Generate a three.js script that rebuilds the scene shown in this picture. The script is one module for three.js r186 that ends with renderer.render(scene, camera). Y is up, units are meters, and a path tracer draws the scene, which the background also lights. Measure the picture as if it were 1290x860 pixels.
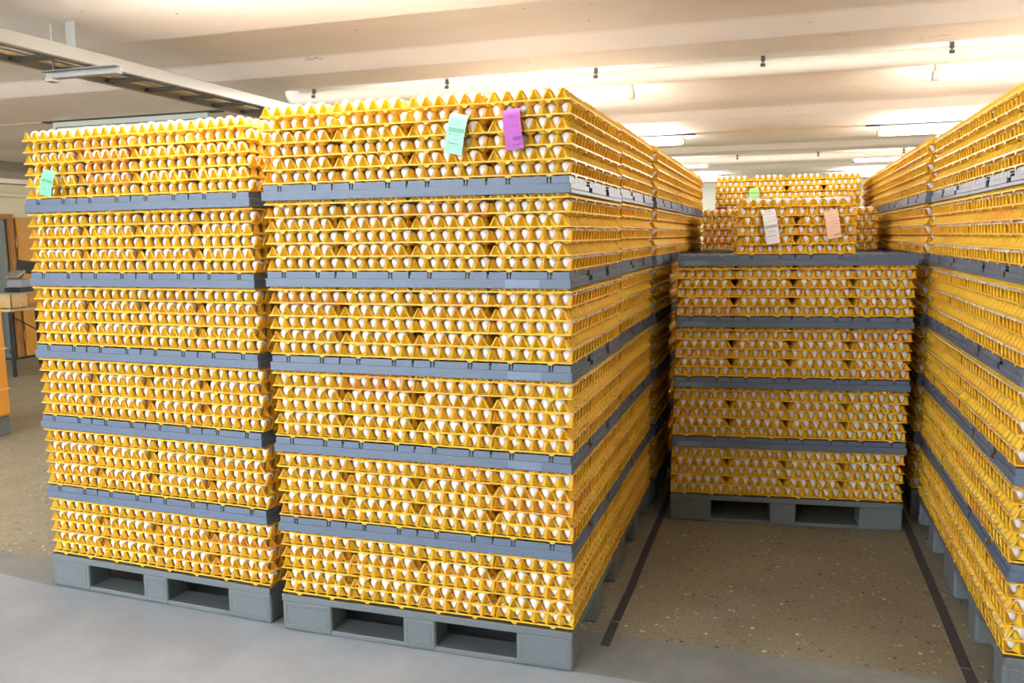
import * as THREE from 'three';
import { RoundedBoxGeometry } from 'three/addons/geometries/RoundedBoxGeometry.js';
import { mergeGeometries } from 'three/addons/utils/BufferGeometryUtils.js';
import { RectAreaLightUniformsLib } from 'three/addons/lights/RectAreaLightUniformsLib.js';

// ------------------------------------------------------------------ camera, light, exposure
const scene = new THREE.Scene();
const camera = new THREE.PerspectiveCamera(44.36, 1290 / 860, 0.05, 60);
camera.position.set(0.675, 1.561, 2.771);
camera.rotation.order = 'YXZ';
camera.rotation.set(-0.1241, 0.3108, -0.0119);
scene.add(camera);

const renderer = new THREE.WebGLRenderer({ antialias: true });
renderer.toneMapping = THREE.LinearToneMapping;
renderer.toneMappingExposure = 1.52;
renderer.shadowMap.enabled = true;
RectAreaLightUniformsLib.init();
scene.background = new THREE.Color().setRGB(12.6, 14.2, 16.2);   // bright overcast sky, seen only by the open loading door behind the viewpoint

const LAMP_WARM = new THREE.Color(1.0, 0.955, 0.90);  // warm white tubes over the store
const LAMP_COOL = new THREE.Color(0.86, 0.94, 1.0);  // daylight tubes over the front gangway
const LAMP_DOWN = 14, LAMP_SIDE = 114, LAMP_GLOW = 8;
const LAMP_COLUMNS = [-8.15, -4.65, -1.15, 2.37];
const LAMP_ROWS = [6.41, 3.2, 0.045, -3.22, -6.43, -9.64, -12.85];
const FLANGE = 2.62;                                 // underside of the ceiling slabs

// ------------------------------------------------------------------ helpers
function rng(seed) {
  let a = seed >>> 0;
  return () => { a = (a + 0x6D2B79F5) | 0; let t = Math.imul(a ^ (a >>> 15), 1 | a); t = (t + Math.imul(t ^ (t >>> 7), 61 | t)) ^ t; return ((t ^ (t >>> 14)) >>> 0) / 4294967296; };
}
const rnd = rng(20240611);
const jit = (s) => (rnd() - 0.5) * 2 * s;
const used = new Map();
function numbered(name) {
  const n = used.get(name) || 0; used.set(name, n + 1);
  return n ? name + '_' + String(n).padStart(3, '0') : name;
}
function shade(o) { o.castShadow = true; o.receiveShadow = true; return o; }
function part(name, geo, mat, parent, label) {
  const m = shade(new THREE.Mesh(geo, mat)); m.name = name; parent.add(m);
  if (label) m.userData.label = label;
  return m;
}
function thing(name, label, category, x = 0, y = 0, z = 0, turn = 0, group) {
  const o = new THREE.Group(); o.name = numbered(name); o.position.set(x, y, z); o.rotation.y = turn;
  o.userData = { label, category }; if (group) o.userData.group = group;
  scene.add(o); return o;
}
function single(name, geo, mat, label, category, group) {
  const m = shade(new THREE.Mesh(geo, mat)); m.name = numbered(name);
  m.userData = { label, category }; if (group) m.userData.group = group;
  scene.add(m); return m;
}
function struct(name, geo, mat) {
  const m = shade(new THREE.Mesh(geo, mat)); m.name = name; m.userData.kind = 'structure'; scene.add(m); return m;
}
const box = (x0, x1, y0, y1, z0, z1) => { const g = new THREE.BoxGeometry(x1 - x0, y1 - y0, z1 - z0); g.translate((x0 + x1) / 2, (y0 + y1) / 2, (z0 + z1) / 2); return g.toNonIndexed(); };
const rbox = (x0, x1, y0, y1, z0, z1, r = 0.004, seg = 1) => {
  const g = new RoundedBoxGeometry(x1 - x0, y1 - y0, z1 - z0, seg, r); g.translate((x0 + x1) / 2, (y0 + y1) / 2, (z0 + z1) / 2);
  return g.index ? g.toNonIndexed() : g;
};
const merge = (list) => mergeGeometries(list.map((g) => (g.index ? g.toNonIndexed() : g)));
function bar(a, b, r, seg = 8) {
  const A = new THREE.Vector3(...a), B = new THREE.Vector3(...b), d = B.clone().sub(A);
  const g = new THREE.CylinderGeometry(r, r, d.length(), seg);
  g.applyQuaternion(new THREE.Quaternion().setFromUnitVectors(new THREE.Vector3(0, 1, 0), d.normalize()));
  g.translate((A.x + B.x) / 2, (A.y + B.y) / 2, (A.z + B.z) / 2); return g.toNonIndexed();
}
function boxUV(g, scale = 1) {                       // uv in metres by the face's main direction
  const p = g.attributes.position, n = g.attributes.normal, uv = new Float32Array(p.count * 2);
  for (let i = 0; i < p.count; i++) {
    const ax = Math.abs(n.getX(i)), ay = Math.abs(n.getY(i)), az = Math.abs(n.getZ(i));
    let u, v;
    if (ay >= ax && ay >= az) { u = p.getX(i); v = p.getZ(i); } else if (ax >= az) { u = p.getZ(i); v = p.getY(i); } else { u = p.getX(i); v = p.getY(i); }
    uv[2 * i] = u * scale; uv[2 * i + 1] = v * scale;
  }
  g.setAttribute('uv', new THREE.BufferAttribute(uv, 2)); return g;
}
function canvasTexture(w, h, draw, color = true) {
  const c = document.createElement('canvas'); c.width = w; c.height = h;
  draw(c.getContext('2d'), w, h);
  const t = new THREE.CanvasTexture(c); t.wrapS = t.wrapT = THREE.RepeatWrapping;
  if (color) t.colorSpace = THREE.SRGBColorSpace;
  t.magFilter = THREE.LinearFilter; return t;
}
function valueNoise(seed, n) {                        // tileable lattice noise, 0..1
  const r = rng(seed), v = Array.from({ length: n * n }, () => r());
  const at = (i, j) => v[((j % n) + n) % n * n + ((i % n) + n) % n], s = (t) => t * t * (3 - 2 * t);
  return (x, y) => {
    const i = Math.floor(x * n), j = Math.floor(y * n), fx = s(x * n - i), fy = s(y * n - j);
    return (at(i, j) * (1 - fx) + at(i + 1, j) * fx) * (1 - fy) + (at(i, j + 1) * (1 - fx) + at(i + 1, j + 1) * fx) * fy;
  };
}
function dataTexture(size, f, color = true) {
  const d = new Uint8Array(size * size * 4);
  for (let y = 0; y < size; y++) for (let x = 0; x < size; x++) {
    const c = f(x / size, y / size); for (let k = 0; k < 3; k++) d[(y * size + x) * 4 + k] = Math.max(0, Math.min(255, c[k])); d[(y * size + x) * 4 + 3] = 255;
  }
  const t = new THREE.DataTexture(d, size, size); t.wrapS = t.wrapT = THREE.RepeatWrapping; t.magFilter = THREE.LinearFilter; t.minFilter = THREE.LinearFilter;
  if (color) t.colorSpace = THREE.SRGBColorSpace;
  t.needsUpdate = true; return t;
}

// ------------------------------------------------------------------ materials
const n4 = valueNoise(1, 4), n16 = valueNoise(2, 16), n64 = valueNoise(3, 64), n200 = valueNoise(4, 200);
const terrazzoMap = canvasTexture(2048, 2048, (c, w, h) => {          // one tile covers 3 m
  const r = rng(77), img = c.createImageData(w, h);
  for (let y = 0; y < h; y++) for (let x = 0; x < w; x++) {
    const u = x / w, v = y / h, k = (n4(u, v) - 0.5) * 12 + (n16(u, v) - 0.5) * 12 + (n200(u * 3, v * 3) - 0.5) * 26, i = (y * w + x) * 4;
    img.data[i] = 138 + k; img.data[i + 1] = 131 + k; img.data[i + 2] = 112 + k; img.data[i + 3] = 255;
  }
  c.putImageData(img, 0, 0);
  for (let i = 0; i < 9000; i++) {
    const x = r() * w, y = r() * h, s = 0.8 + Math.pow(r(), 4) * 6, dark = r() < 0.5;
    c.fillStyle = dark ? ['#3a352c', '#57503f', '#6d6450'][Math.floor(r() * 3)] : ['#d6cfb8', '#c7b894', '#b9a57c'][Math.floor(r() * 3)];
    c.beginPath(); c.ellipse(x, y, s, s * (0.5 + r() * 0.4), r() * 3, 0, 7); c.fill();
  }
});
const M = {};
const std = (o) => new THREE.MeshStandardMaterial(o), phy = (o) => new THREE.MeshPhysicalMaterial(o);
M.terrazzo = std({ map: terrazzoMap, roughness: 0.5 });
M.concrete = std({ map: dataTexture(512, (u, v) => { const k = (n4(u, v) - 0.5) * 10 + (n16(u, v) - 0.5) * 12 + (n64(u, v) - 0.5) * 8; return [128 + k, 129 + k, 128 + k]; }), roughness: 0.6 });
M.paintedFloor = std({ map: dataTexture(512, (u, v) => { const k = (n4(u, v) - 0.5) * 12 + (n16(u, v) - 0.5) * 10 + (n64(u, v) - 0.5) * 6; return [146 + k, 152 + k, 160 + k]; }), roughness: 0.42 });
M.ceiling = std({ map: canvasTexture(2048, 2048, (c, w, h) => {        // one tile covers 8 m: painted concrete with scuffs and old drill holes
  const r = rng(5), img = c.createImageData(w, h);
  for (let y = 0; y < h; y++) for (let x = 0; x < w; x++) {
    const u = x / w, v = y / h, k = (n4(u, v) - 0.5) * 5 + (n16(u, v) - 0.5) * 5 + (n64(u, v) - 0.5) * 5, i = (y * w + x) * 4;
    img.data[i] = 227 + k; img.data[i + 1] = 222 + k; img.data[i + 2] = 216 + k; img.data[i + 3] = 255;
  }
  c.putImageData(img, 0, 0);
  for (let i = 0; i < 260; i++) { c.fillStyle = r() < 0.5 ? 'rgba(60,52,44,0.75)' : 'rgba(120,108,92,0.5)'; c.beginPath(); c.ellipse(r() * w, r() * h, 0.8 + r() * 1.6, 0.8 + r() * 1.4, 0, 0, 7); c.fill(); }
  for (let i = 0; i < 14; i++) { const x = r() * w, y = r() * h; for (let k = 0; k < 14; k++) { c.fillStyle = 'rgba(95,84,70,0.5)'; c.fillRect(x + (r() - 0.5) * 40, y + (r() - 0.5) * 12, 1 + r() * 8, 1 + r() * 1.5); } }
}), roughness: 0.75 });
M.wall = std({ color: 0xd8d2b4, roughness: 0.8 });
M.farWall = std({ color: 0xa9aa9c, roughness: 0.85 });
M.beam = std({ color: 0x8f8878, roughness: 0.8 });
M.doorFrame = std({ color: 0x9a6420, roughness: 0.55 });
M.doorLeaf = std({ color: 0xc48a24, roughness: 0.5 });
M.jamb = std({ color: 0x8d9088, roughness: 0.6 });
const trayProps = { roughness: 0.7, transmission: 0.24, thickness: 0, clearcoat: 0.3, clearcoatRoughness: 0.25, side: THREE.DoubleSide };
const TRAY_YELLOW = new THREE.Color().setRGB(0.97, 0.585, 0.014), TRAY_GOLD = new THREE.Color().setRGB(0.96, 0.54, 0.013), TRAY_AMBER = new THREE.Color().setRGB(0.94, 0.46, 0.025);
const TRAYS = [TRAY_YELLOW, TRAY_GOLD, TRAY_AMBER];
M.tray = TRAYS.map((c) => phy({ color: c, ...trayProps }));
M.trayStuff = phy({ color: 0xffffff, ...trayProps });
const EGGS = [new THREE.Color().setRGB(0.86, 0.81, 0.78), new THREE.Color().setRGB(0.85, 0.79, 0.745), new THREE.Color().setRGB(0.86, 0.82, 0.80)];
M.egg = EGGS.map((c) => std({ color: c, roughness: 0.42 }));
M.eggStuff = std({ color: 0xffffff, roughness: 0.42 });
const grain = dataTexture(256, (u, v) => { const k = (n16(u, v) - 0.5) * 14 + (n64(u, v) - 0.5) * 14 + (n200(u, v) - 0.5) * 10; return [244 + k, 244 + k, 244 + k]; });
M.divider = std({ color: 0x626e81, map: grain, roughness: 0.45 });
M.sticker = std({ color: 0x6e7c91, roughness: 0.4 });
M.pallet = std({ color: 0x6b7071, map: grain, roughness: 0.55 });
M.tape = std({ color: 0x44454f, roughness: 0.45 });
M.steel = std({ color: 0x96938c, roughness: 0.45, metalness: 0.25 });
M.rung = std({ color: 0x5d5a52, roughness: 0.6, metalness: 0.2 });
M.cable = std({ color: 0xcdbb90, roughness: 0.7 });
M.cableGrey = std({ color: 0x8c8578, roughness: 0.7 });
M.pipe = std({ color: 0xe4ddcf, roughness: 0.55 });
M.black = std({ color: 0x1d1d20, roughness: 0.5 });
M.clip = std({ color: 0x4a443e, roughness: 0.5, metalness: 0.4 });
M.housing = std({ color: 0x9fa69d, roughness: 0.5 });
M.glowWarm = std({ color: 0xffffff, emissive: LAMP_WARM, emissiveIntensity: LAMP_GLOW });
M.glowCool = std({ color: 0xffffff, emissive: LAMP_COOL, emissiveIntensity: LAMP_GLOW });
M.tubeOff = std({ color: 0xd9dcd6, roughness: 0.4 });
M.wood = std({ map: dataTexture(256, (u, v) => { const k = (n64(u * 0.25, v * 2) - 0.5) * 30 + (n16(u, v) - 0.5) * 14; return [206 + k, 172 + k, 118 + k]; }), roughness: 0.6 });
M.film = phy({ color: 0xd8921c, roughness: 0.35, clearcoat: 0.6, clearcoatRoughness: 0.25 });
M.filmBand = phy({ color: 0xe8b768, roughness: 0.3, clearcoat: 0.6, clearcoatRoughness: 0.2 });
M.red = std({ color: 0x8c1520, roughness: 0.45 });
M.greyPlastic = std({ color: 0x8a8d8e, roughness: 0.5 });

// ------------------------------------------------------------------ hall
const X0 = -9.1, X1 = 4.7, Z0 = -15.4, Z1 = 8.2;
{
  const tile = (g, s) => boxUV(g, s);
  struct('floor', tile(box(X0 - 0.2, X1 + 0.2, -0.2, 0, Z0 - 0.2, -0.335), 1 / 3), M.terrazzo);
  struct('floor_strip', tile(box(X0 - 0.2, X1 + 0.2, -0.2, 0, -0.335, -0.13), 1 / 2.3), M.concrete);
  // the light grey paint begins on a line that runs slightly askew
  const s = new THREE.Shape(); s.moveTo(X0 - 0.2, -0.9); s.lineTo(-2.9, -0.12 + 0.0); s.lineTo(-2.48, -0.079); s.lineTo(0, -0.012); s.lineTo(X1 + 0.2, 0.0);
  s.lineTo(X1 + 0.2, Z1 + 0.2); s.lineTo(X0 - 0.2, Z1 + 0.2); s.closePath();
  const wedge = new THREE.Shape(); wedge.moveTo(X0 - 0.2, -0.13); wedge.lineTo(-2.9, -0.13); wedge.lineTo(-2.48, -0.079); wedge.lineTo(0, -0.012); wedge.lineTo(X1 + 0.2, 0.0); wedge.lineTo(X1 + 0.2, -0.13); wedge.closePath();
  const lay = (sh, y) => { const g = new THREE.ExtrudeGeometry(sh, { depth: 0.2, bevelEnabled: false }); g.rotateX(Math.PI / 2); g.translate(0, y, 0); return g.toNonIndexed(); };
  const front = new THREE.Shape(); front.moveTo(X0 - 0.2, -0.13); front.lineTo(-2.9, -0.13); front.lineTo(-2.48, -0.079); front.lineTo(0, -0.012); front.lineTo(X1 + 0.2, 0.0); front.lineTo(X1 + 0.2, Z1 + 0.2); front.lineTo(X0 - 0.2, Z1 + 0.2); front.closePath();
  struct('floor_front', tile(lay(front, 0), 1 / 2.7), M.paintedFloor);
  const strip2 = new THREE.Shape(); strip2.moveTo(-2.9, -0.13); strip2.lineTo(-2.48, -0.079); strip2.lineTo(0, -0.012); strip2.lineTo(X1 + 0.2, 0.0); strip2.lineTo(X1 + 0.2, -0.13); strip2.closePath();
  struct('floor_edge', tile(lay(strip2, 0), 1 / 2.3), M.concrete);
  struct('wall_back', box(X0 - 0.2, X1 + 0.2, 0, 3, Z0 - 0.2, Z0), M.farWall);
  struct('wall_front', merge([box(X0 - 0.2, -8.4, 0, 3, Z1, Z1 + 0.2), box(-2.6, X1 + 0.2, 0, 3, Z1, Z1 + 0.2), box(-8.4, -2.6, 2.45, 3, Z1, Z1 + 0.2)]), M.wall);  // open loading door
  struct('ground_outside', box(-25, 20, -0.25, -0.05, Z1 + 0.2, Z1 + 30), M.concrete);
  struct('wall_right', box(X1, X1 + 0.2, 0, 3, Z0, Z1), M.wall);
  // left wall with a doorway
  const DZ0 = -5.845, DZ1 = -4.9, DH = 1.87;
  struct('wall_left', merge([box(X0 - 0.2, X0, 0, 3, Z0, DZ0), box(X0 - 0.2, X0, 0, 3, DZ1, Z1), box(X0 - 0.2, X0, DH, 3, DZ0, DZ1)]), M.wall);
  struct('trim_1', merge([rbox(X0 - 0.02, X0 + 0.09, 2.33, FLANGE + 0.12, Z0, Z1, 0.01)]), M.beam);
  struct('trim_2', rbox(X0 - 0.01, X0 + 0.11, 2.335, 2.40, Z0, Z1, 0.008), M.pipe);
  struct('trim_3', rbox(X0 - 0.01, X0 + 0.05, 2.16, 2.22, Z0, Z1, 0.012), M.wall);
  struct('wall_passage', merge([box(X0 - 5.2, X0 - 5.1, 0, 2.2, DZ0 - 0.4, DZ1 + 0.4), box(X0 - 5.2, X0 - 0.2, 0, 2.2, DZ0 - 0.4, DZ0 - 0.3), box(X0 - 5.2, X0 - 0.2, 0, 2.2, DZ1 + 0.3, DZ1 + 0.4), box(X0 - 5.2, X0 - 0.2, 2.1, 2.2, DZ0 - 0.4, DZ1 + 0.4), box(X0 - 5.2, X0 - 0.2, -0.1, 0, DZ0 - 0.4, DZ1 + 0.4)]), M.wall);
  const d1 = new THREE.Group(); d1.name = 'door_1'; d1.userData.kind = 'structure'; scene.add(d1);
  part('frame', merge([rbox(X0 - 0.1, X0 + 0.05, 0, DH + 0.07, DZ0 - 0.07, DZ0, 0.006), rbox(X0 - 0.1, X0 + 0.05, 0, DH + 0.07, DZ1, DZ1 + 0.07, 0.006), rbox(X0 - 0.1, X0 + 0.05, DH, DH + 0.07, DZ0, DZ1, 0.006)]), M.doorFrame, d1);
  part('jamb', merge([box(X0 - 0.2, X0 - 0.02, 0, DH, DZ0, DZ0 + 0.03), box(X0 - 0.2, X0 - 0.02, 0, DH, DZ1 - 0.03, DZ1)]), M.jamb, d1);
  const d2 = new THREE.Group(); d2.name = 'door_2'; d2.userData.kind = 'structure'; scene.add(d2);
  part('leaf', rbox(X0 + 0.012, X0 + 0.06, 0.03, 1.895, -6.86, -5.955, 0.006), M.doorLeaf, d2);
  part('hinge', bar([X0 + 0.055, 1.50, -5.935], [X0 + 0.055, 1.64, -5.935], 0.018), M.doorFrame, d2);
  part('hinge', bar([X0 + 0.055, 0.25, -5.935], [X0 + 0.055, 0.39, -5.935], 0.018), M.doorFrame, d2);
  struct('baseboard_left', merge([box(X0, X0 + 0.015, 0, 0.08, Z0, DZ0 - 0.07), box(X0, X0 + 0.015, 0, 0.08, DZ1 + 0.07, Z1)]), M.beam);

  // ceiling: precast slabs with shallow coffers, joint between each pair
  const ceiling = new THREE.Group(); ceiling.name = 'ceiling'; ceiling.userData.kind = 'structure'; scene.add(ceiling);
  const joints = [...Array(10)].map((_, k) => 9.62 - 3.21 * k);
  for (let k = 0; k < joints.length - 1; k++) {
    const a = joints[k] - 0.004, b = joints[k + 1] + 0.004, e0 = joints[k] - 1.06, e1 = joints[k] - 2.13;
    const s = new THREE.Shape();                      // drawn in (-z, y)
    const P = [[a, FLANGE + 0.012], [a - 0.012, FLANGE], [e0 + 0.03, FLANGE], [e0 + 0.012, FLANGE + 0.004], [e0, FLANGE + 0.014], [e0 - 0.02, FLANGE + 0.042], [e0 - 0.05, FLANGE + 0.052],
      [e1 + 0.25, FLANGE + 0.052], [e1 + 0.21, FLANGE + 0.047], [e1 + 0.03, FLANGE + 0.009], [e1, FLANGE + 0.003], [e1 - 0.02, FLANGE], [b + 0.012, FLANGE], [b, FLANGE + 0.012], [b, FLANGE + 0.3], [a, FLANGE + 0.3]];
    P.forEach(([z, y], i) => (i ? s.lineTo(-z, y) : s.moveTo(-z, y))); s.closePath();
    const g = new THREE.ExtrudeGeometry(s, { depth: X1 - X0 + 0.4, bevelEnabled: false });
    g.rotateY(Math.PI / 2); g.translate(X0 - 0.2, 0, 0);   // (u=-z, y, depth=x)
    part('ceiling_slab', boxUV(g.toNonIndexed(), 1 / 8), M.ceiling, ceiling);
  }
  part('roof_deck', box(X0 - 0.2, X1 + 0.2, FLANGE + 0.3, FLANGE + 0.42, Z0 - 0.6, Z1 + 1.6), M.beam, ceiling);
}
// ------------------------------------------------------------------ lamps
{
  const L = 1.62, tube = new THREE.CapsuleGeometry(0.026, L - 0.1, 4, 10); tube.rotateZ(Math.PI / 2); tube.translate(0, -0.084, 0);
  const rail = rbox(-L / 2 - 0.12, L / 2 + 0.12, -0.012, 0.0, -0.035, 0.035, 0.003);
  const body = merge([rbox(-L / 2, L / 2, -0.058, -0.012, -0.032, 0.032, 0.006)]);
  const cap = rbox(-0.02, 0.02, -0.113, -0.052, -0.03, 0.03, 0.006);
  const rowName = ['back', 'front', 'nearest', 'second', 'third', 'fourth', 'farthest'];
  const colName = ['far left', 'left', 'middle', 'right'];
  LAMP_ROWS.forEach((z, r) => LAMP_COLUMNS.forEach((x, c) => {
    if (z > 1 && c === 3) return;                      // no lamps at the right of the front gangway
    const off = (r === 3 && c < 2) || (c === 0 && r !== 2);
    const where = r < 2 ? ['behind the viewpoint', 'above the front gangway'][r] : `in the ${rowName[r]} row`;
    const o = thing('ceiling_lamp', `${off ? 'unlit' : 'lit'} strip lamp under the ceiling, ${colName[c]} one ${where}`, 'lamp', x, FLANGE, z, 0, 'fluorescent strip lamps under the ceiling');
    part('mounting_rail', rail, M.black, o); part('housing', body, M.housing, o);
    part('end_cap', cap, M.housing, o).position.x = -L / 2 + 0.01; part('end_cap', cap, M.housing, o).position.x = L / 2 - 0.01;
    const cool = z > 1;
    part('tube', tube, off ? M.tubeOff : cool ? M.glowCool : M.glowWarm, o);
    if (!off) {
      // a bare tube shines down and to both sides: three strips of light just in front of its surface
      const color = cool ? LAMP_COOL : LAMP_WARM, k = cool ? 0.6 : 1;
      for (const [power, y, z0, rx, ry] of [[LAMP_DOWN, -0.114, 0, -Math.PI / 2, 0], [LAMP_SIDE, -0.084, 0.034, 0, Math.PI], [LAMP_SIDE, -0.084, -0.034, 0, 0]]) {
        const l = new THREE.RectAreaLight(color, power * k, L - 0.1, 0.05); l.name = 'lamp_light';
        l.position.set(0, y, z0); l.rotation.set(rx, ry, 0); o.add(l);
      }
    }
  }));
}
// ------------------------------------------------------------------ pipe, clips and cable tray under the ceiling
for (const [z, x0, x1, label] of [[-2.68, -2.72, X1, 'thick white painted pipe clipped under the ceiling before the nearest lamps'], [-9.1, -4.2, X1, 'white painted pipe clipped under the far ceiling']]) {
  const y = FLANGE - 0.06, pts = [[x0, FLANGE - 0.001, z], [x0, FLANGE - 0.015, z], [x0 + 0.02, y + 0.008, z], [x0 + 0.06, y, z], [x0 + 0.3, y, z]].map((p) => new THREE.Vector3(...p));
  const p = thing('pipe', label, 'pipe');
  part('bend', new THREE.TubeGeometry(new THREE.CatmullRomCurve3(pts), 24, 0.05, 14).toNonIndexed(), M.pipe, p);
  part('run', bar([x0 + 0.28, y, z], [x1, y, z], 0.05, 16), M.pipe, p);
  const clip = merge([rbox(-0.006, 0.006, 0.012, 0.06, 0.036, 0.046, 0.002), rbox(-0.014, 0.014, -0.004, 0.016, 0.044, 0.058, 0.004), rbox(-0.012, 0.012, 0.03, 0.06, 0.03, 0.05, 0.003)]);
  for (let x = x0 + 0.2, k = 0; x < x1; x += 1.02, k++) part('clip', clip, M.clip, p).position.set(x, y, z);
}
{
  const t = thing('cable_tray', 'grey steel cable ladder hung under the ceiling at upper left', 'cable tray', -2.68, 2.44, 0);
  const z0 = -7.5, z1 = 2.4;
  const rail = (s) => merge([rbox(s * 0.17 - 0.004, s * 0.17 + 0.004, -0.03, 0.03, z0, z1, 0.002), rbox(Math.min(s * 0.17, s * 0.145), Math.max(s * 0.17, s * 0.145), 0.026, 0.032, z0, z1, 0.002), rbox(Math.min(s * 0.17, s * 0.145), Math.max(s * 0.17, s * 0.145), -0.032, -0.026, z0, z1, 0.002)]);
  part('rail', rail(-1), M.steel, t); part('rail', rail(1), M.steel, t);
  const rung = rbox(-0.166, 0.166, -0.02, -0.004, -0.03, 0.03, 0.004);
  for (let z = z0 + 0.15; z < z1; z += 0.3) part('rung', rung, M.rung, t).position.z = z;
  const h = part('hanger', merge([rbox(0.03, 0.085, 0.02, 0.178, -0.585, -0.577, 0.002), rbox(0.02, 0.095, 0.03, 0.045, -0.6, -0.565, 0.003)]), M.steel, t);
  part('hanger_arm', merge([rbox(-0.13, 0.33, -0.085, -0.045, -0.6, -0.595, 0.002), rbox(-0.13, 0.33, -0.05, -0.045, -0.6, -0.56, 0.002), rbox(-0.13, 0.33, -0.085, -0.08, -0.6, -0.56, 0.002), rbox(-0.09, -0.05, -0.1, -0.08, -0.6, -0.55, 0.003)]), M.steel, t);
  part('hanger_rod', bar([-0.06, -0.05, -0.58], [-0.06, 0.178, -0.58], 0.006), M.steel, t);
  [[-0.12, M.cable, 'beige cable lying nearest the left rail of the cable ladder'], [-0.03, M.cableGrey, 'grey cable lying along the middle of the cable ladder'], [0.08, M.cable, 'beige cable lying nearest the right rail of the cable ladder']].forEach(([x, m, label], i) => {
    const pts = []; for (let z = z0; z <= z1 + 0.01; z += 0.45) pts.push(new THREE.Vector3(x + Math.sin(z * 2.1 + i * 1.7) * 0.012, 0.008 + (i % 2) * 0.004, z));
    const c = shade(new THREE.Mesh(new THREE.TubeGeometry(new THREE.CatmullRomCurve3(pts), 50, 0.009, 6), m)); c.name = numbered('cable'); c.position.set(-2.68, 2.44, 0);
    c.userData = { label, category: 'cable', group: 'cables in the cable ladder' }; scene.add(c);
  });
}
// ------------------------------------------------------------------ floor tape
{
  const strip = (pts, w) => { // a thin band with slightly uneven edges
    const s = new THREE.Shape(), L = [], R = []; pts.forEach(([x, z, k = 0]) => { L.push([x - w / 2 + k, z]); R.push([x + w / 2 + k * 0.6, z]); });
    [...L, ...R.reverse()].forEach(([x, z], i) => (i ? s.lineTo(x, z) : s.moveTo(x, z))); s.closePath();
    const g = new THREE.ExtrudeGeometry(s, { depth: 0.0012, bevelEnabled: false }); g.rotateX(Math.PI / 2); g.translate(0, 0.0013, 0); return g.toNonIndexed();
  };
  const tl = thing('floor_tape', 'dark tape strip on the aisle floor beside the left row', 'tape');
  part('strip', strip([[0.070, -0.232], [0.070, -0.44]], 0.036), M.tape, tl);
  part('strip', strip([[0.071, -0.45], [0.073, -0.7], [0.073, -0.72, 0.004], [0.072, -1.2], [0.071, -6.0]], 0.036), M.tape, tl);
  const tr = thing('floor_tape', 'dark tape strip on the aisle floor beside the right row', 'tape');
  part('strip', strip([[1.350, -0.30], [1.350, -0.43]], 0.040), M.tape, tr);
  part('strip', strip([[1.349, -0.44], [1.351, -0.9, 0.002], [1.353, -1.8], [1.354, -6.0]], 0.040), M.tape, tr);
}

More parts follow.
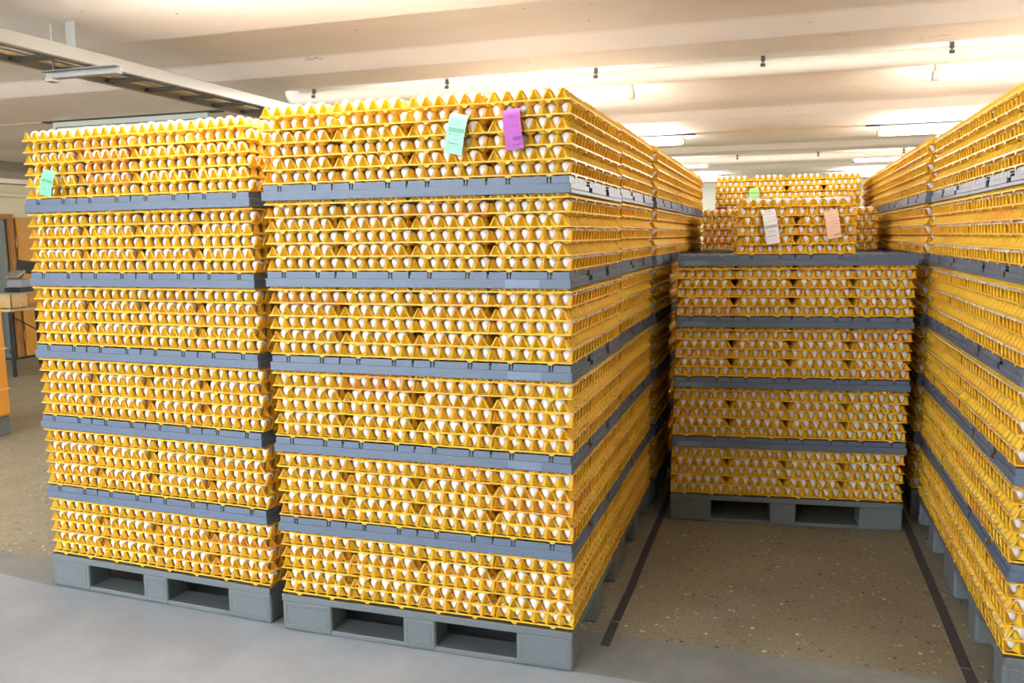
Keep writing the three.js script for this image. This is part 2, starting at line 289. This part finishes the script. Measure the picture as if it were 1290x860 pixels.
// ------------------------------------------------------------------ egg tray, egg, divider, pallet: one of each
const PITCH = 0.0485, TRAY = 0.1485, ROW = 0.049, STRETCH = 1.035, COL_STEP = 0.2993, DEPTH_STEP = 0.3105;
function trayGeometry() {
  const p = PITCH, offs = [0, 0.11, 0.24, 0.38, 0.5, 0.62, 0.76, 0.89];
  const lineX = [], lineZ = [];
  lineX.push(-TRAY); for (let c = -3; c < 3; c++) for (const o of offs) lineX.push((c + o) * p); lineX.push(3 * p, TRAY);
  const m = TRAY - 2.5 * p; for (let k = 0; k < 4; k++) lineZ.push(-TRAY + m * k / 4);
  for (let c = -2.5; c < 2.5; c++) for (const o of offs) lineZ.push((c + o) * p); lineZ.push(2.5 * p); for (let k = 1; k <= 4; k++) lineZ.push(2.5 * p + m * k / 4);
  const near = (v, half, lo) => { let r = Math.round(v / p - lo) + lo; return Math.max(-half, Math.min(half, r)) * p; };
  const H = (x, z) => {
    const cx = near(x, 3, 0), cz = near(z, 2.5, 0.5), outer = Math.abs(cz) > 2.4 * p;
    const dx = Math.abs(x - cx) * (outer ? 1.12 : 1), dz = Math.abs(z - cz);
    const d = Math.pow(Math.pow(dx + 1e-9, 0.72) + Math.pow(dz + 1e-9, 0.72), 1 / 0.72);
    const inside = Math.abs(z) <= 2.5 * p + 1e-6 && Math.abs(x) <= 3 * p + 1e-6;
    const ex = Math.abs(((x / p) % 1 + 1) % 1 - 0.5) * p, ez = Math.abs((((z / p) + 0.5) % 1 + 1) % 1 - 0.5) * p;
    const cup = -0.0148 + 0.0128 * Math.min(1, Math.max(0, (Math.hypot(ex, ez) - 0.009) / 0.0155));   // the seat of the egg
    return Math.max(inside ? cup : -0.001, Math.min(0.034, 0.034 - (d - 0.0085) * 2.15));
  };
  const nx = lineX.length, nz = lineZ.length, pos = [], idx = [], hs = [];
  for (let j = 0; j < nz; j++) for (let i = 0; i < nx; i++) {
    let y = H(lineX[i], lineZ[j]);
    if (i === 0 || i === nx - 1 || j === 0 || j === nz - 1) y = (i === 0 || i === nx - 1) ? Math.max(y, -0.001) : Math.max(y, -0.001);
    pos.push(lineX[i], y, lineZ[j]); hs.push(y);
  }
  for (let j = 0; j < nz - 1; j++) for (let i = 0; i < nx - 1; i++) {
    const a = j * nx + i, b = a + 1, c = a + nx, d = c + 1, mx = (lineX[i] + lineX[i + 1]) / 2, mz = (lineZ[j] + lineZ[j + 1]) / 2;
    // opening in the bottom of every cell, and open slots in the narrow margin
    const ux = Math.abs(((mx / p) % 1 + 1) % 1 - 0.5), uz = Math.abs((((mz / p) + 0.5) % 1 + 1) % 1 - 0.5);
    if (Math.abs(mz) < 2.5 * p && Math.abs(mx) < 3 * p && ux < 0.13 && uz < 0.13) continue;
    if (Math.abs(mz) > 2.5 * p && j > 0 && j < nz - 2 && Math.max(hs[a], hs[b], hs[c], hs[d]) < 0.003) continue;
    if ((i + j) % 2) idx.push(a, c, b, b, c, d); else idx.push(a, c, d, a, d, b);
  }
  const g = new THREE.BufferGeometry(); g.setAttribute('position', new THREE.Float32BufferAttribute(pos, 3)); g.setIndex(idx); g.computeVertexNormals();
  const s = g.toNonIndexed(); s.setAttribute('uv', new THREE.Float32BufferAttribute(new Float32Array(s.attributes.position.count * 2), 2));
  const T = TRAY + 0.0006, list = [s];
  // rim, and the small feet under it
  list.push(box(-T, T, -0.0042, 0.0012, T - 0.002, T + 0.0006), box(-T, T, -0.0042, 0.0012, -T - 0.0006, -T + 0.002), box(-T - 0.0006, -T + 0.002, -0.0042, 0.0012, -T, T), box(T - 0.002, T + 0.0006, -0.0042, 0.0012, -T, T));
  const foot = (x, z, turn) => { const sh = new THREE.Shape(); sh.moveTo(-0.012, 0); sh.lineTo(0.012, 0); sh.lineTo(0.005, -0.0085); sh.lineTo(-0.005, -0.0085); sh.closePath(); const f = new THREE.ExtrudeGeometry(sh, { depth: 0.002, bevelEnabled: false }); f.translate(0, 0, -0.001); f.rotateY(turn); f.translate(x, -0.004, z); return f.toNonIndexed(); };
  for (const k of [-1, 1]) for (const q of [-0.0735, 0.0735]) list.push(foot(q, k * (T - 0.0006), 0), foot(k * (T - 0.0006), q, Math.PI / 2));
  return mergeGeometries(list);
}
const GEO = {};
GEO.tray = trayGeometry();
function eggGeometry(seg, rings) {
  const pts = []; for (let i = 0; i <= rings; i++) { const a = Math.PI * i / rings, y = -Math.cos(a); pts.push(new THREE.Vector2(Math.max(1e-5, Math.sin(a) * 0.0218 * (1 + 0.10 * y) * (y < 0 ? 1 - 0.06 * y * y : 1)), y * 0.0278)); }
  return new THREE.LatheGeometry(pts, seg);
}
GEO.egg = eggGeometry(18, 12); GEO.eggSmall = eggGeometry(12, 8);
const EGG_Y = 0.0172;

const DW = 1.2, DD = 0.955, DIV_H = 0.0585, LIP = 0.0335;
function makeDivider(deckSlats) {                      // origin: front right bottom corner of the lip -> centre used instead
  const o = new THREE.Group(), w = DW / 2, d = DD / 2, L = [];
  L.push(rbox(-w, w, 0, LIP, d - 0.009, d, 0.0025), rbox(-w, w, 0, LIP, -d, -d + 0.009, 0.0025));
  for (const s of [-1, 1]) { // side lips, broken by the grip holes
    const x0 = s > 0 ? w - 0.009 : -w, x1 = s > 0 ? w : -w + 0.009, cuts = [-d + 0.01, -0.186, -0.130, 0.136, 0.192, d - 0.01];
    L.push(rbox(x0, x1, 0, 0.014, -d + 0.01, d - 0.01, 0.002));
    for (let k = 0; k < 6; k += 2) L.push(rbox(x0, x1, 0.014, LIP, cuts[k], cuts[k + 1], 0.002));
  }
  const rim = part('rim', merge(L), M.divider, o);
  const U = [], inset = 0.006;
  const bandX = (z0, z1) => { for (let c = 0; c < 4; c++) { const x = -w + 0.3 * c; for (const [a, b] of [[0.004, 0.070], [0.0755, 0.081], [0.0865, 0.216], [0.2215, 0.227], [0.2325, 0.296]]) U.push(rbox(Math.max(-w + inset, x + a), Math.min(w - inset, x + b), LIP - 0.002, DIV_H - 0.001, z0, z1, 0.0015)); } };
  bandX(d - inset - 0.005, d - inset); bandX(-d + inset, -d + inset + 0.005);
  for (const s of [-1, 1]) { const x0 = s > 0 ? w - inset - 0.005 : -w + inset, x1 = s > 0 ? w - inset : -w + inset + 0.005;
    const zs = [-d + inset, -0.40, -0.33, -0.27, -0.225, -0.204, -0.148, -0.115, -0.06, 0, 0.06, 0.115, 0.154, 0.210, 0.235, 0.27, 0.33, 0.40, d - inset];
    for (let k = 0; k < zs.length - 1; k++) { const hole = Math.abs(zs[k] + 0.204) < 1e-6 || Math.abs(zs[k] - 0.154) < 1e-6; U.push(rbox(x0, x1, hole ? 0.0525 : LIP - 0.002, DIV_H - 0.001, zs[k] + 0.0015, zs[k + 1] - 0.0015, 0.0012)); }
  }
  part('band', merge(U), M.divider, o);
  const inner = [box(-w + 0.007, w - 0.007, DIV_H - 0.0152, DIV_H - 0.0132, -d + 0.008, d - 0.008), box(-w + 0.008, w - 0.008, 0.018, DIV_H - 0.0155, d - 0.0135, d - 0.0115), box(-w + 0.008, w - 0.008, 0.018, DIV_H - 0.0155, -d + 0.0115, -d + 0.0135)];
  part('deck', merge(inner), M.divider, o);
  const slat = rbox(-0.034, 0.034, DIV_H - 0.0136, DIV_H - 0.0098, -d + 0.014, d - 0.014, 0.0012);
  if (deckSlats) for (let k = 0; k < 14; k++) part('slat', slat, M.divider, o).position.x = -w + 0.06 + k * (DW - 0.12) / 13;
  else part('slats', merge([...Array(14)].map((_, k) => slat.clone().translate(-w + 0.06 + k * (DW - 0.12) / 13, 0, 0))), M.divider, o).userData.kind = 'stuff';
  return o;
}
const dividerSource = makeDivider(false);
const PAL_H = 0.1545;
function makePallet() {
  const o = new THREE.Group(), w = 0.6, d = DD / 2, xs = [[-w, -w + 0.222], [-0.07, 0.066], [w - 0.215, w]], zs = [[d - 0.13, d], [-0.07, 0.07], [-d, -d + 0.13]];
  part('deck', merge([rbox(-w, w, 0.122, PAL_H - 0.0105, -d, d, 0.005, 2), rbox(-w, w, PAL_H - 0.018, PAL_H - 0.0035, d - 0.009, d, 0.003), rbox(-w, w, PAL_H - 0.018, PAL_H - 0.0035, -d, -d + 0.009, 0.003), rbox(-w, -w + 0.007, PAL_H - 0.018, PAL_H - 0.0035, -d, d, 0.003), rbox(w - 0.007, w, PAL_H - 0.018, PAL_H - 0.0035, -d, d, 0.003)]), M.pallet, o);
  for (const [z0, z1] of zs) {
    part('runner', rbox(-w + 0.004, w - 0.004, 0, 0.022, z0 + 0.006, z1 - 0.006, 0.005, 2), M.pallet, o);
    for (const [x0, x1] of xs) {
      const g = [rbox(x0, x1, 0.002, 0.126, Math.max(z0, -d + 0.0015), Math.min(z1, d - 0.0015), 0.012, 2)];
      if (z1 === d || z0 === -d) { const z = z1 === d ? z1 : z0; for (const [a, b, c, e] of [[x0 + 0.02, x1 - 0.02, 0.104, 0.108], [x0 + 0.02, x1 - 0.02, 0.022, 0.026], [x0 + 0.018, x0 + 0.022, 0.022, 0.108], [x1 - 0.022, x1 - 0.018, 0.022, 0.108]]) g.push(rbox(a, b, c, e, z * 0.992 - 0.003, z * 0.992 + 0.0036, 0.0015)); }
      part('block', merge(g), M.pallet, o);
    }
  }
  return o;
}
const palletSource = makePallet();

// ------------------------------------------------------------------ loads
const COLS = ['leftmost', 'second', 'third', 'rightmost'], ORD = ['first', 'second', 'third', 'fourth', 'fifth', 'sixth'];
const TRAY_POS = ['bottom', 'second', 'third', 'fourth', 'fifth', 'top'], TIER_POS = ['bottom tier', 'second tier', 'third tier', 'fourth tier', 'fifth tier', 'top tier'];
const trayStuff = [], eggStuff = [], eggCandidates = [];
const camPos = camera.position;
const up = new THREE.Vector3(0, 1, 0);
function baseOf(t, dt = 0) { return t === 0 ? PAL_H : 0.4152 + 0.0585 + (0.3245 + dt) * (t - 1); }

// one load: pallet, dividers and trays full of eggs.  x, z: front right corner of the pallet (seen from its front)
function load(o) {
  const { key, where, x, z, yaw = 0, tiers = 6, lean = [0, 0], dt = 0, sides = { front: 1, right: 1, left: 0, back: 0 }, ownTrays = false, ownEggs = false } = o;
  const turn = new THREE.Matrix4().makeRotationY(yaw);
  const toWorld = (lx, y, lz) => { const v = new THREE.Vector3(lx, 0, lz).applyMatrix4(turn); const h = Math.max(0, y - PAL_H); return new THREE.Vector3(x + v.x + lean[0] * h, y, z + v.z + lean[1] * h); };
  const tag = (obj, name, label, category, group) => { obj.name = numbered(name); obj.userData = { label, category, group }; scene.add(obj); return obj; };
  const p = palletSource.clone(); const c0 = toWorld(-0.6, 0, -DD / 2); p.position.copy(c0); p.rotation.y = yaw;
  tag(p, 'pallet', `grey-green plastic pallet under the ${where}`, 'pallet', 'grey plastic pallets under the egg loads');
  const nDiv = o.dividers ?? tiers - 1;
  for (let k = 0; k < nDiv; k++) {
    const y = 0.4152 + (0.3245 + dt) * k, slats = o.openDeck && k === nDiv - 1;
    const d = slats ? makeDivider(true) : dividerSource.clone(); d.position.copy(toWorld(-0.6 + jit(0.002), y, -DD / 2 + jit(0.002))); d.rotation.y = yaw + jit(0.002);
    const ord = k === nDiv - 1 ? 'topmost' : k === 0 ? 'lowest' : ['', 'second', 'third', 'fourth'][k] + ' from bottom';
    tag(d, 'divider', `blue-grey divider, ${ord} in the ${where}`, 'divider', 'blue-grey dividers between the tiers of trays');
    if (o.stickers && o.stickers.includes(k)) part('sticker', rbox(0.6 + o.stickerX, 0.6 + o.stickerX + 0.125, 0.003, LIP - 0.002, DD / 2 - 0.001, DD / 2 + 0.0008, 0.0006), M.sticker, d, 'paler sticker patch');
  }
  const stackSet = o.stacks;
  for (let t = 0; t < tiers; t++) for (let cz = 0; cz < 3; cz++) for (let cx = 0; cx < 4; cx++) {
    const topTier = t === tiers - 1;
    if (topTier && stackSet && !stackSet.some(([a, b]) => a === cx && b === cz)) continue;
    const sx = -0.6 + (cx - 1.5) * COL_STEP + jit(0.0005), sz = -DD / 2 + (1 - cz) * DEPTH_STEP + jit(0.0015);
    const lxBase = sx, base = baseOf(t, dt) + 0.0082, tone = rnd();
    for (let r = 0; r < 6; r++) {
      const odd = r % 2 === 1, lx = lxBase + jit(0.0008), lz = sz + jit(0.001), y = base + r * ROW, ry = yaw + jit(0.002);
      const w = toWorld(lx, y, lz), tn = rnd(), ci = tn < 0.62 ? 0 : tn < 0.9 ? 1 : tone < 0.3 ? 2 : 1;
      const named = ownTrays && cz === 0 && (!o.namedTier || o.namedTier(t));
      const sc = odd ? [STRETCH, 1, 1] : [1, 1, STRETCH];
      if (named) {
        const m = shade(new THREE.Mesh(GEO.tray, M.tray[ci])); m.position.copy(w); m.rotation.y = ry + (odd ? Math.PI / 2 : 0); m.scale.set(...sc);
        const label = o.trayLabel ? o.trayLabel(cx, t, r) : `${TRAY_POS[r]} yellow egg tray in the ${TIER_POS[t]}, ${COLS[cx]} column of the ${where}`;
        tag(m, 'egg_tray', label, 'egg tray', `yellow egg trays in the ${where}`);
      } else {
        const m = new THREE.Matrix4().compose(w, new THREE.Quaternion().setFromAxisAngle(up, ry + (odd ? Math.PI / 2 : 0)), new THREE.Vector3(...sc));
        trayStuff.push([m, ci]);
      }
      // eggs: the outer two rings of each open side, and all of an open top
      const nxE = odd ? 5 : 6, nzE = odd ? 6 : 5, openTop = topTier && r === 5;
      for (let i = 0; i < nxE; i++) for (let j = 0; j < nzE; j++) {
        const gx = cx * nxE + i, gz = cz * nzE + (nzE - 1 - j);         // gz counts from the front
        const fromFront = gz, fromRight = nxE * 4 - 1 - gx, fromLeft = gx, fromBack = nzE * 3 - 1 - gz;
        const looseStack = topTier && stackSet;
        const show = openTop || looseStack || (sides.front && fromFront < 2) || (sides.right && fromRight < 2) || (sides.left && fromLeft < 2) || (sides.back && fromBack < 1);
        const ex = lx + (i - (nxE - 1) / 2) * PITCH + jit(0.0008), ez = lz + (j - (nzE - 1) / 2) * PITCH * STRETCH + jit(0.0008), tilt = [jit(0.09), rnd() * 6.28, jit(0.09)], sz2 = 1 + jit(0.035), sel = rnd();
        if (!show) continue;
        const e = { p: toWorld(ex, y + EGG_Y * 1 - 0.0005 + (sz2 - 1) * 0.0278, ez), tilt, s: sz2, c: sel < 0.6 ? 0 : sel < 0.85 ? 1 : 2 };
        if (ownEggs && cz === 0 && fromFront === 0) { e.label = `white egg ${ORD[i]} from left, ${TRAY_POS[r]} tray of ${TIER_POS[t]}, ${COLS[cx]} column, ${o.short}`; eggCandidates.push(e); } else eggStuff.push(e);
      }
    }
  }
}
const LEFT_X = 0, RIGHT_X = 1.415;
load({ key: 'P1', where: 'purple-tagged load', short: 'purple-tagged load', x: 0, z: 0, lean: [-0.0006, 0.0038], dt: -0.0019, sides: { front: 1, right: 1, left: 1 }, ownTrays: true, ownEggs: true, stickers: [1, 2, 3], stickerX: -0.235 });
load({ key: 'P0', where: 'leftmost load', short: 'leftmost load', x: -1.272, z: -0.026, yaw: -0.0508, lean: [-0.0174, -0.0224], dt: -0.0057, sides: { front: 1, right: 1, left: 1 }, ownTrays: true });
load({ key: 'C', where: 'low load at the end of the aisle', x: 1.319, z: -1.885, yaw: 0.1153, lean: [0.0192, -0.0345], dt: 0.0019, tiers: 5, dividers: 4, openDeck: true, stacks: [[1, 0], [2, 0]], sides: { front: 1, right: 1, left: 1 }, ownTrays: true, namedTier: (t) => t === 4, stickers: [0, 1, 2, 3], stickerX: -1.17,
  trayLabel: (cx, t, r) => `${TRAY_POS[r]} yellow egg tray in the ${cx === 1 ? 'left' : 'right'} loose stack on the low aisle load` });
load({ key: 'G', where: 'load just behind the low aisle load', x: 1.31, z: -3.55, yaw: 0.02, tiers: 5, sides: { front: 1, right: 0, left: 0 } });
load({ key: 'F', where: 'tall load at the far end of the aisle', x: 1.305, z: -4.9, yaw: 0.01, tiers: 6, sides: { front: 1, right: 0, left: 0 } });
[-0.957, -1.985, -2.943, -3.90].forEach((z, k) => load({ key: 'L' + k, where: `${ORD[k + 1]} load of the left aisle row`, x: k > 0 ? 0.010 : -0.003, z, sides: { front: k === 1, right: 1, left: 0, back: k === 0 } }));
load({ key: 'L5', where: 'set-back last load of the left aisle row', x: -0.09, z: -4.9, sides: { front: 1, right: 1 } });
[-0.235, -1.192, -2.17, -3.128, -4.09, -5.05].forEach((z, k) => load({ key: 'R' + k, where: `${ORD[k]} load of the right aisle row`, x: 1.2 + RIGHT_X + (k > 1 ? -0.022 : 0.003 * k), z, sides: { front: k === 0 || k === 2, left: 1, right: 0 } }));
load({ key: 'R6', where: 'set-back last load of the right aisle row', x: 1.2 + RIGHT_X + 0.09, z: -6.05, sides: { front: 1, left: 1 } });

// the 300 eggs that show largest stay single things, the rest are one object
eggCandidates.sort((a, b) => a.p.distanceToSquared(camPos) - b.p.distanceToSquared(camPos));
const eul = new THREE.Euler();
eggCandidates.forEach((e, k) => {
  if (k >= 300) { eggStuff.push(e); return; }
  const m = single('egg', GEO.egg, M.egg[e.c], e.label, 'egg', 'white eggs in the purple-tagged load');
  m.position.copy(e.p); m.rotation.set(...e.tilt); m.scale.setScalar(e.s);
});
{
  const im = shade(new THREE.InstancedMesh(GEO.tray, M.trayStuff, trayStuff.length)); im.name = 'egg_trays';
  trayStuff.forEach(([m, c], i) => { im.setMatrixAt(i, m); im.setColorAt(i, TRAYS[c]); });
  im.userData = { kind: 'stuff', label: 'yellow plastic egg trays stacked in tiers along the aisle', category: 'egg trays' }; scene.add(im);
  const q = new THREE.Quaternion(), mm = new THREE.Matrix4(), sv = new THREE.Vector3();
  const ie = shade(new THREE.InstancedMesh(GEO.eggSmall, M.eggStuff, eggStuff.length)); ie.name = 'eggs';
  eggStuff.forEach((e, i) => { q.setFromEuler(eul.set(...e.tilt)); mm.compose(e.p, q, sv.setScalar(e.s)); ie.setMatrixAt(i, mm); ie.setColorAt(i, EGGS[e.c]); });
  ie.userData = { kind: 'stuff', label: 'white eggs filling the yellow trays of all the loads', category: 'eggs' }; scene.add(ie);
  console.log('trays', trayStuff.length, 'eggs', eggStuff.length, 'tray triangles', GEO.tray.attributes.position.count / 3);
}

// ------------------------------------------------------------------ paper tags
function tagMaterial(paper, ink, layout, seed) {
  return std({ map: canvasTexture(256, 512, (c, w, h) => {
    const r = rng(seed); c.fillStyle = paper; c.fillRect(0, 0, w, h);
    for (const [kind, x, y, ww, hh] of layout) {
      c.fillStyle = ink; c.strokeStyle = ink;
      if (kind === 'band') { c.globalAlpha = 0.65; let px = x; while (px < x + ww) { const s = 1 + r() * 4; c.fillRect(px * w, y * h, s, hh * h); px += (s + 1 + r() * 2) / w; } c.globalAlpha = 1; }
      if (kind === 'rule') { c.lineWidth = hh * h; c.beginPath(); c.moveTo(x * w, y * h); c.lineTo((x + ww) * w, y * h); c.stroke(); }
      if (kind === 'print') { c.globalAlpha = 0.75; let px = x * w; while (px < (x + ww) * w) { const s = 3 + r() * 7; c.fillRect(px, y * h + r() * 2, s, hh * h * (0.6 + r() * 0.4)); px += s + 2 + (r() < 0.15 ? 8 : 0); } c.globalAlpha = 1; }
      if (kind === 'frame') { c.lineWidth = 2; c.setLineDash([6, 4]); c.strokeRect(x * w, y * h, ww * w, hh * h); c.setLineDash([]); }
    }
  }), roughness: 0.8, side: THREE.DoubleSide });
}
function paperTag(label, w, h, mat, pos, roll, yaw, bend, fold) {
  const g = new THREE.PlaneGeometry(1, 1, 4, 16), p = g.attributes.position;
  for (let i = 0; i < p.count; i++) {
    const u = p.getX(i), v = p.getY(i) + 0.5, y = (v - 1) * h; // hangs from its top edge
    const top = Math.max(0, v - 0.84) / 0.16;                  // the top is tucked back over the tray
    p.setXYZ(i, u * w, y + (fold ? -top * top * 0.004 : 0), -top * top * 0.018 + Math.sin((1 - v) * Math.PI) * bend + (1 - v) * 0.004);
  }
  g.computeVertexNormals();
  const m = single('paper_tag', g, mat, label, 'tag', 'paper tags tucked into the trays');
  m.position.set(...pos); m.rotation.set(0, yaw, roll, 'YXZ'); return m;
}
const lines = [['print', 0.3, 0.10, 0.55, 0.02], ['print', 0.3, 0.16, 0.5, 0.018], ['rule', 0.25, 0.27, 0.65, 0.006], ['print', 0.3, 0.5, 0.4, 0.02], ['rule', 0.25, 0.62, 0.6, 0.005], ['print', 0.2, 0.72, 0.6, 0.03]];
const green = [['rule', 0.1, 0.20, 0.85, 0.004], ['rule', 0.15, 0.30, 0.7, 0.004], ['band', 0.1, 0.38, 0.84, 0.11], ['print', 0.15, 0.53, 0.6, 0.022], ['print', 0.25, 0.64, 0.5, 0.018], ['print', 0.15, 0.74, 0.62, 0.03]];
paperTag('mint green paper tag hanging to the left of the purple tag', 0.066, 0.142, tagMaterial('#a9ecc6', '#2f5a48', green, 3), [-0.39, 1.988, 0.014], -0.19, 0.06, 0.006, true);
paperTag('purple paper tag with dark print at the top of the tall load beside the aisle', 0.062, 0.142, tagMaterial('#b964b6', '#40204c', [['frame', 0.32, 0.06, 0.62, 0.13], ['rule', 0.3, 0.25, 0.6, 0.005], ['print', 0.32, 0.21, 0.3, 0.02], ['rule', 0.4, 0.45, 0.5, 0.004], ['band', 0.48, 0.7, 0.46, 0.09], ['print', 0.38, 0.88, 0.55, 0.025]], 4), [-0.2065, 1.995, 0.013], 0.11, 0.0, 0.004, true);
paperTag('green paper tag at the upper left corner of the leftmost load', 0.06, 0.112, tagMaterial('#86dba6', '#24503c', green, 5), [-2.30, 1.868, -0.085], -0.26, 0.1, 0.006, true);
paperTag('white printed paper tag on the left loose stack on the low aisle load', 0.068, 0.183, tagMaterial('#efecee', '#3c3c46', [['print', 0.2, 0.06, 0.6, 0.03], ['print', 0.1, 0.14, 0.7, 0.016], ['frame', 0.45, 0.12, 0.45, 0.2], ['rule', 0.1, 0.24, 0.8, 0.004], ['rule', 0.1, 0.36, 0.85, 0.004], ['band', 0.08, 0.46, 0.86, 0.09], ['print', 0.2, 0.62, 0.6, 0.02], ['rule', 0.1, 0.68, 0.8, 0.004], ['print', 0.15, 0.76, 0.65, 0.02]], 6), [0.605, 1.690, -1.838], 0.17, 0.1, 0.005, true);
paperTag('peach paper tag on the right loose stack on the low aisle load', 0.068, 0.150, tagMaterial('#ecc2a6', '#56402f', [['frame', 0.35, 0.06, 0.55, 0.25], ['rule', 0.3, 0.2, 0.6, 0.004], ['rule', 0.3, 0.42, 0.65, 0.005], ['print', 0.4, 0.5, 0.5, 0.016], ['rule', 0.2, 0.62, 0.75, 0.005], ['print', 0.45, 0.86, 0.5, 0.04]], 7), [0.910, 1.683, -1.872], 0.17, 0.1, 0.005, true);
paperTag('small green paper tag on the tall load at the far aisle end', 0.078, 0.105, tagMaterial('#9fdc86', '#2c5a2c', green, 8), [0.437, 1.962, -4.882], -0.02, 0, 0.004, true);
paperTag('small dark red tag low on the tall load at the far aisle end', 0.085, 0.05, tagMaterial('#8d2434', '#5a101c', [], 9), [0.165, 1.80, -4.882], 0, 0, 0.003, false);

// ------------------------------------------------------------------ far left: wrapped stack, table with a box, hand truck
{
  const p = palletSource.clone(); p.position.set(-5.325 - 0.6, 0, -2.4 + DD / 2); p.name = numbered('pallet'); p.userData = { label: 'grey plastic pallet under the film-wrapped stack at the left edge', category: 'pallet', group: 'grey plastic pallets under the egg loads' }; scene.add(p);
  const w = thing('wrapped_stack', 'orange film-wrapped stack on a pallet at the left edge', 'wrapped stack', -5.875, PAL_H + 0.006, -2.4 + DD / 2);
  const g = new RoundedBoxGeometry(1.17, 1.75, 0.93, 4, 0.03); g.translate(0, 0.875, 0); const q = g.attributes.position;
  for (let i = 0; i < q.count; i++) { const y = q.getY(i), b = 0.004 * Math.sin(y * 21) + 0.003 * Math.sin(y * 57 + 1); q.setX(i, q.getX(i) * (1 + b)); q.setZ(i, q.getZ(i) * (1 + b)); }
  g.computeVertexNormals(); part('film', g, M.film, w);
  for (const y of [0.22, 0.55, 0.9, 1.3, 1.6]) part('film_band', rbox(-0.59, 0.59, y, y + 0.012, -0.47, 0.47, 0.004), M.filmBand, w, 'pale overlap edge of the film');
}
{
  const t = thing('work_table', 'small table with wooden top and black steel legs by the left wall', 'table', -7.85, 0, -4.69, 0);
  // local: table runs back along -z and towards -x
  part('tabletop', boxUV(rbox(-0.62, 0.03, 0.765, 0.80, -0.95, 0.02, 0.004), 2), M.wood, t);
  for (const [x, z] of [[0, 0], [-0.58, 0], [0, -0.9], [-0.58, -0.9]]) part('leg', rbox(x - 0.016, x + 0.016, 0, 0.765, z - 0.016, z + 0.016, 0.004), M.black, t);
  part('stretcher', merge([rbox(-0.58, 0, 0.2, 0.225, -0.012, 0.012, 0.004), rbox(-0.012, 0.012, 0.2, 0.225, -0.9, 0, 0.004)]), M.black, t);
  part('brace', merge([bar([0, 0.72, 0], [0, 0.24, -0.86], 0.008), bar([-0.5, 0.24, -0.4], [0, 0.215, 0], 0.01)]), M.black, t);
  const b = thing('wooden_box', 'light wooden box standing on the small table', 'box', -7.85, 0.8005, -4.7);
  part('body', boxUV(merge([rbox(-0.3, 0.02, 0, 0.165, -0.012, 0, 0.002), rbox(-0.3, 0.02, 0, 0.165, -0.24, -0.228, 0.002), rbox(0.008, 0.02, 0, 0.165, -0.24, 0, 0.002), rbox(-0.3, -0.288, 0, 0.165, -0.24, 0, 0.002), rbox(-0.3, 0.02, 0, 0.012, -0.24, 0, 0.002)]), 2), M.wood, b);
  part('lid', rbox(-0.31, 0.03, 0.165, 0.185, -0.36, 0.005, 0.004), M.greyPlastic, b, 'grey lid');
  const s = thing('label_printer', 'grey and black label printer on top of the wooden box', 'printer', -7.95, 0.9862, -4.88);
  part('base', rbox(-0.12, 0.12, 0, 0.045, -0.15, 0.05, 0.01, 2), M.black, s); part('case', rbox(-0.11, 0.11, 0.045, 0.15, -0.15, 0.02, 0.02, 2), M.greyPlastic, s);
  const lid = part('flap', rbox(-0.1, 0.1, 0, 0.02, -0.14, 0.0, 0.004), M.steel, s, 'pale raised flap'); lid.position.set(0, 0.17, 0.05); lid.rotation.x = 0.5;
  const m = thing('monitor', 'small black monitor on a short stand above the printer', 'monitor', -7.95, 1.137, -4.98);
  part('stand', merge([bar([0, 0, 0], [0, 0.08, -0.05], 0.014)]), M.greyPlastic, m); const sc = part('screen', rbox(-0.11, 0.11, 0, 0.15, -0.02, 0.02, 0.01, 2), M.black, m); sc.position.set(0, 0.06, -0.07); sc.rotation.set(-0.2, 1.1, 0);
  const h = thing('hand_truck', 'red hand truck with black upright standing beside the small table', 'hand truck', -7.5, 0, -5.02);
  part('frame', merge([bar([0, 0.1, -0.02], [0, 0.95, -0.02], 0.016), bar([0, 0.1, -0.3], [0, 0.95, -0.3], 0.016), bar([0, 0.95, -0.02], [0, 0.95, -0.3], 0.016), bar([0, 0.5, -0.02], [0, 0.5, -0.3], 0.012)]), M.black, h, 'black tubular upright');
  part('panel', merge([rbox(-0.02, -0.005, 0.2, 0.98, -0.29, -0.02, 0.004)]), M.red, h, 'red back plate');
  part('toe_plate', rbox(0, 0.2, 0.012, 0.02, -0.3, 0.0, 0.003), M.black, h);
  for (const z of [0.015, -0.335]) part('wheel', new THREE.CylinderGeometry(0.09, 0.09, 0.04, 20).rotateX(Math.PI / 2).translate(-0.06, 0.09, z), M.black, h);
}
renderer.render(scene, camera);
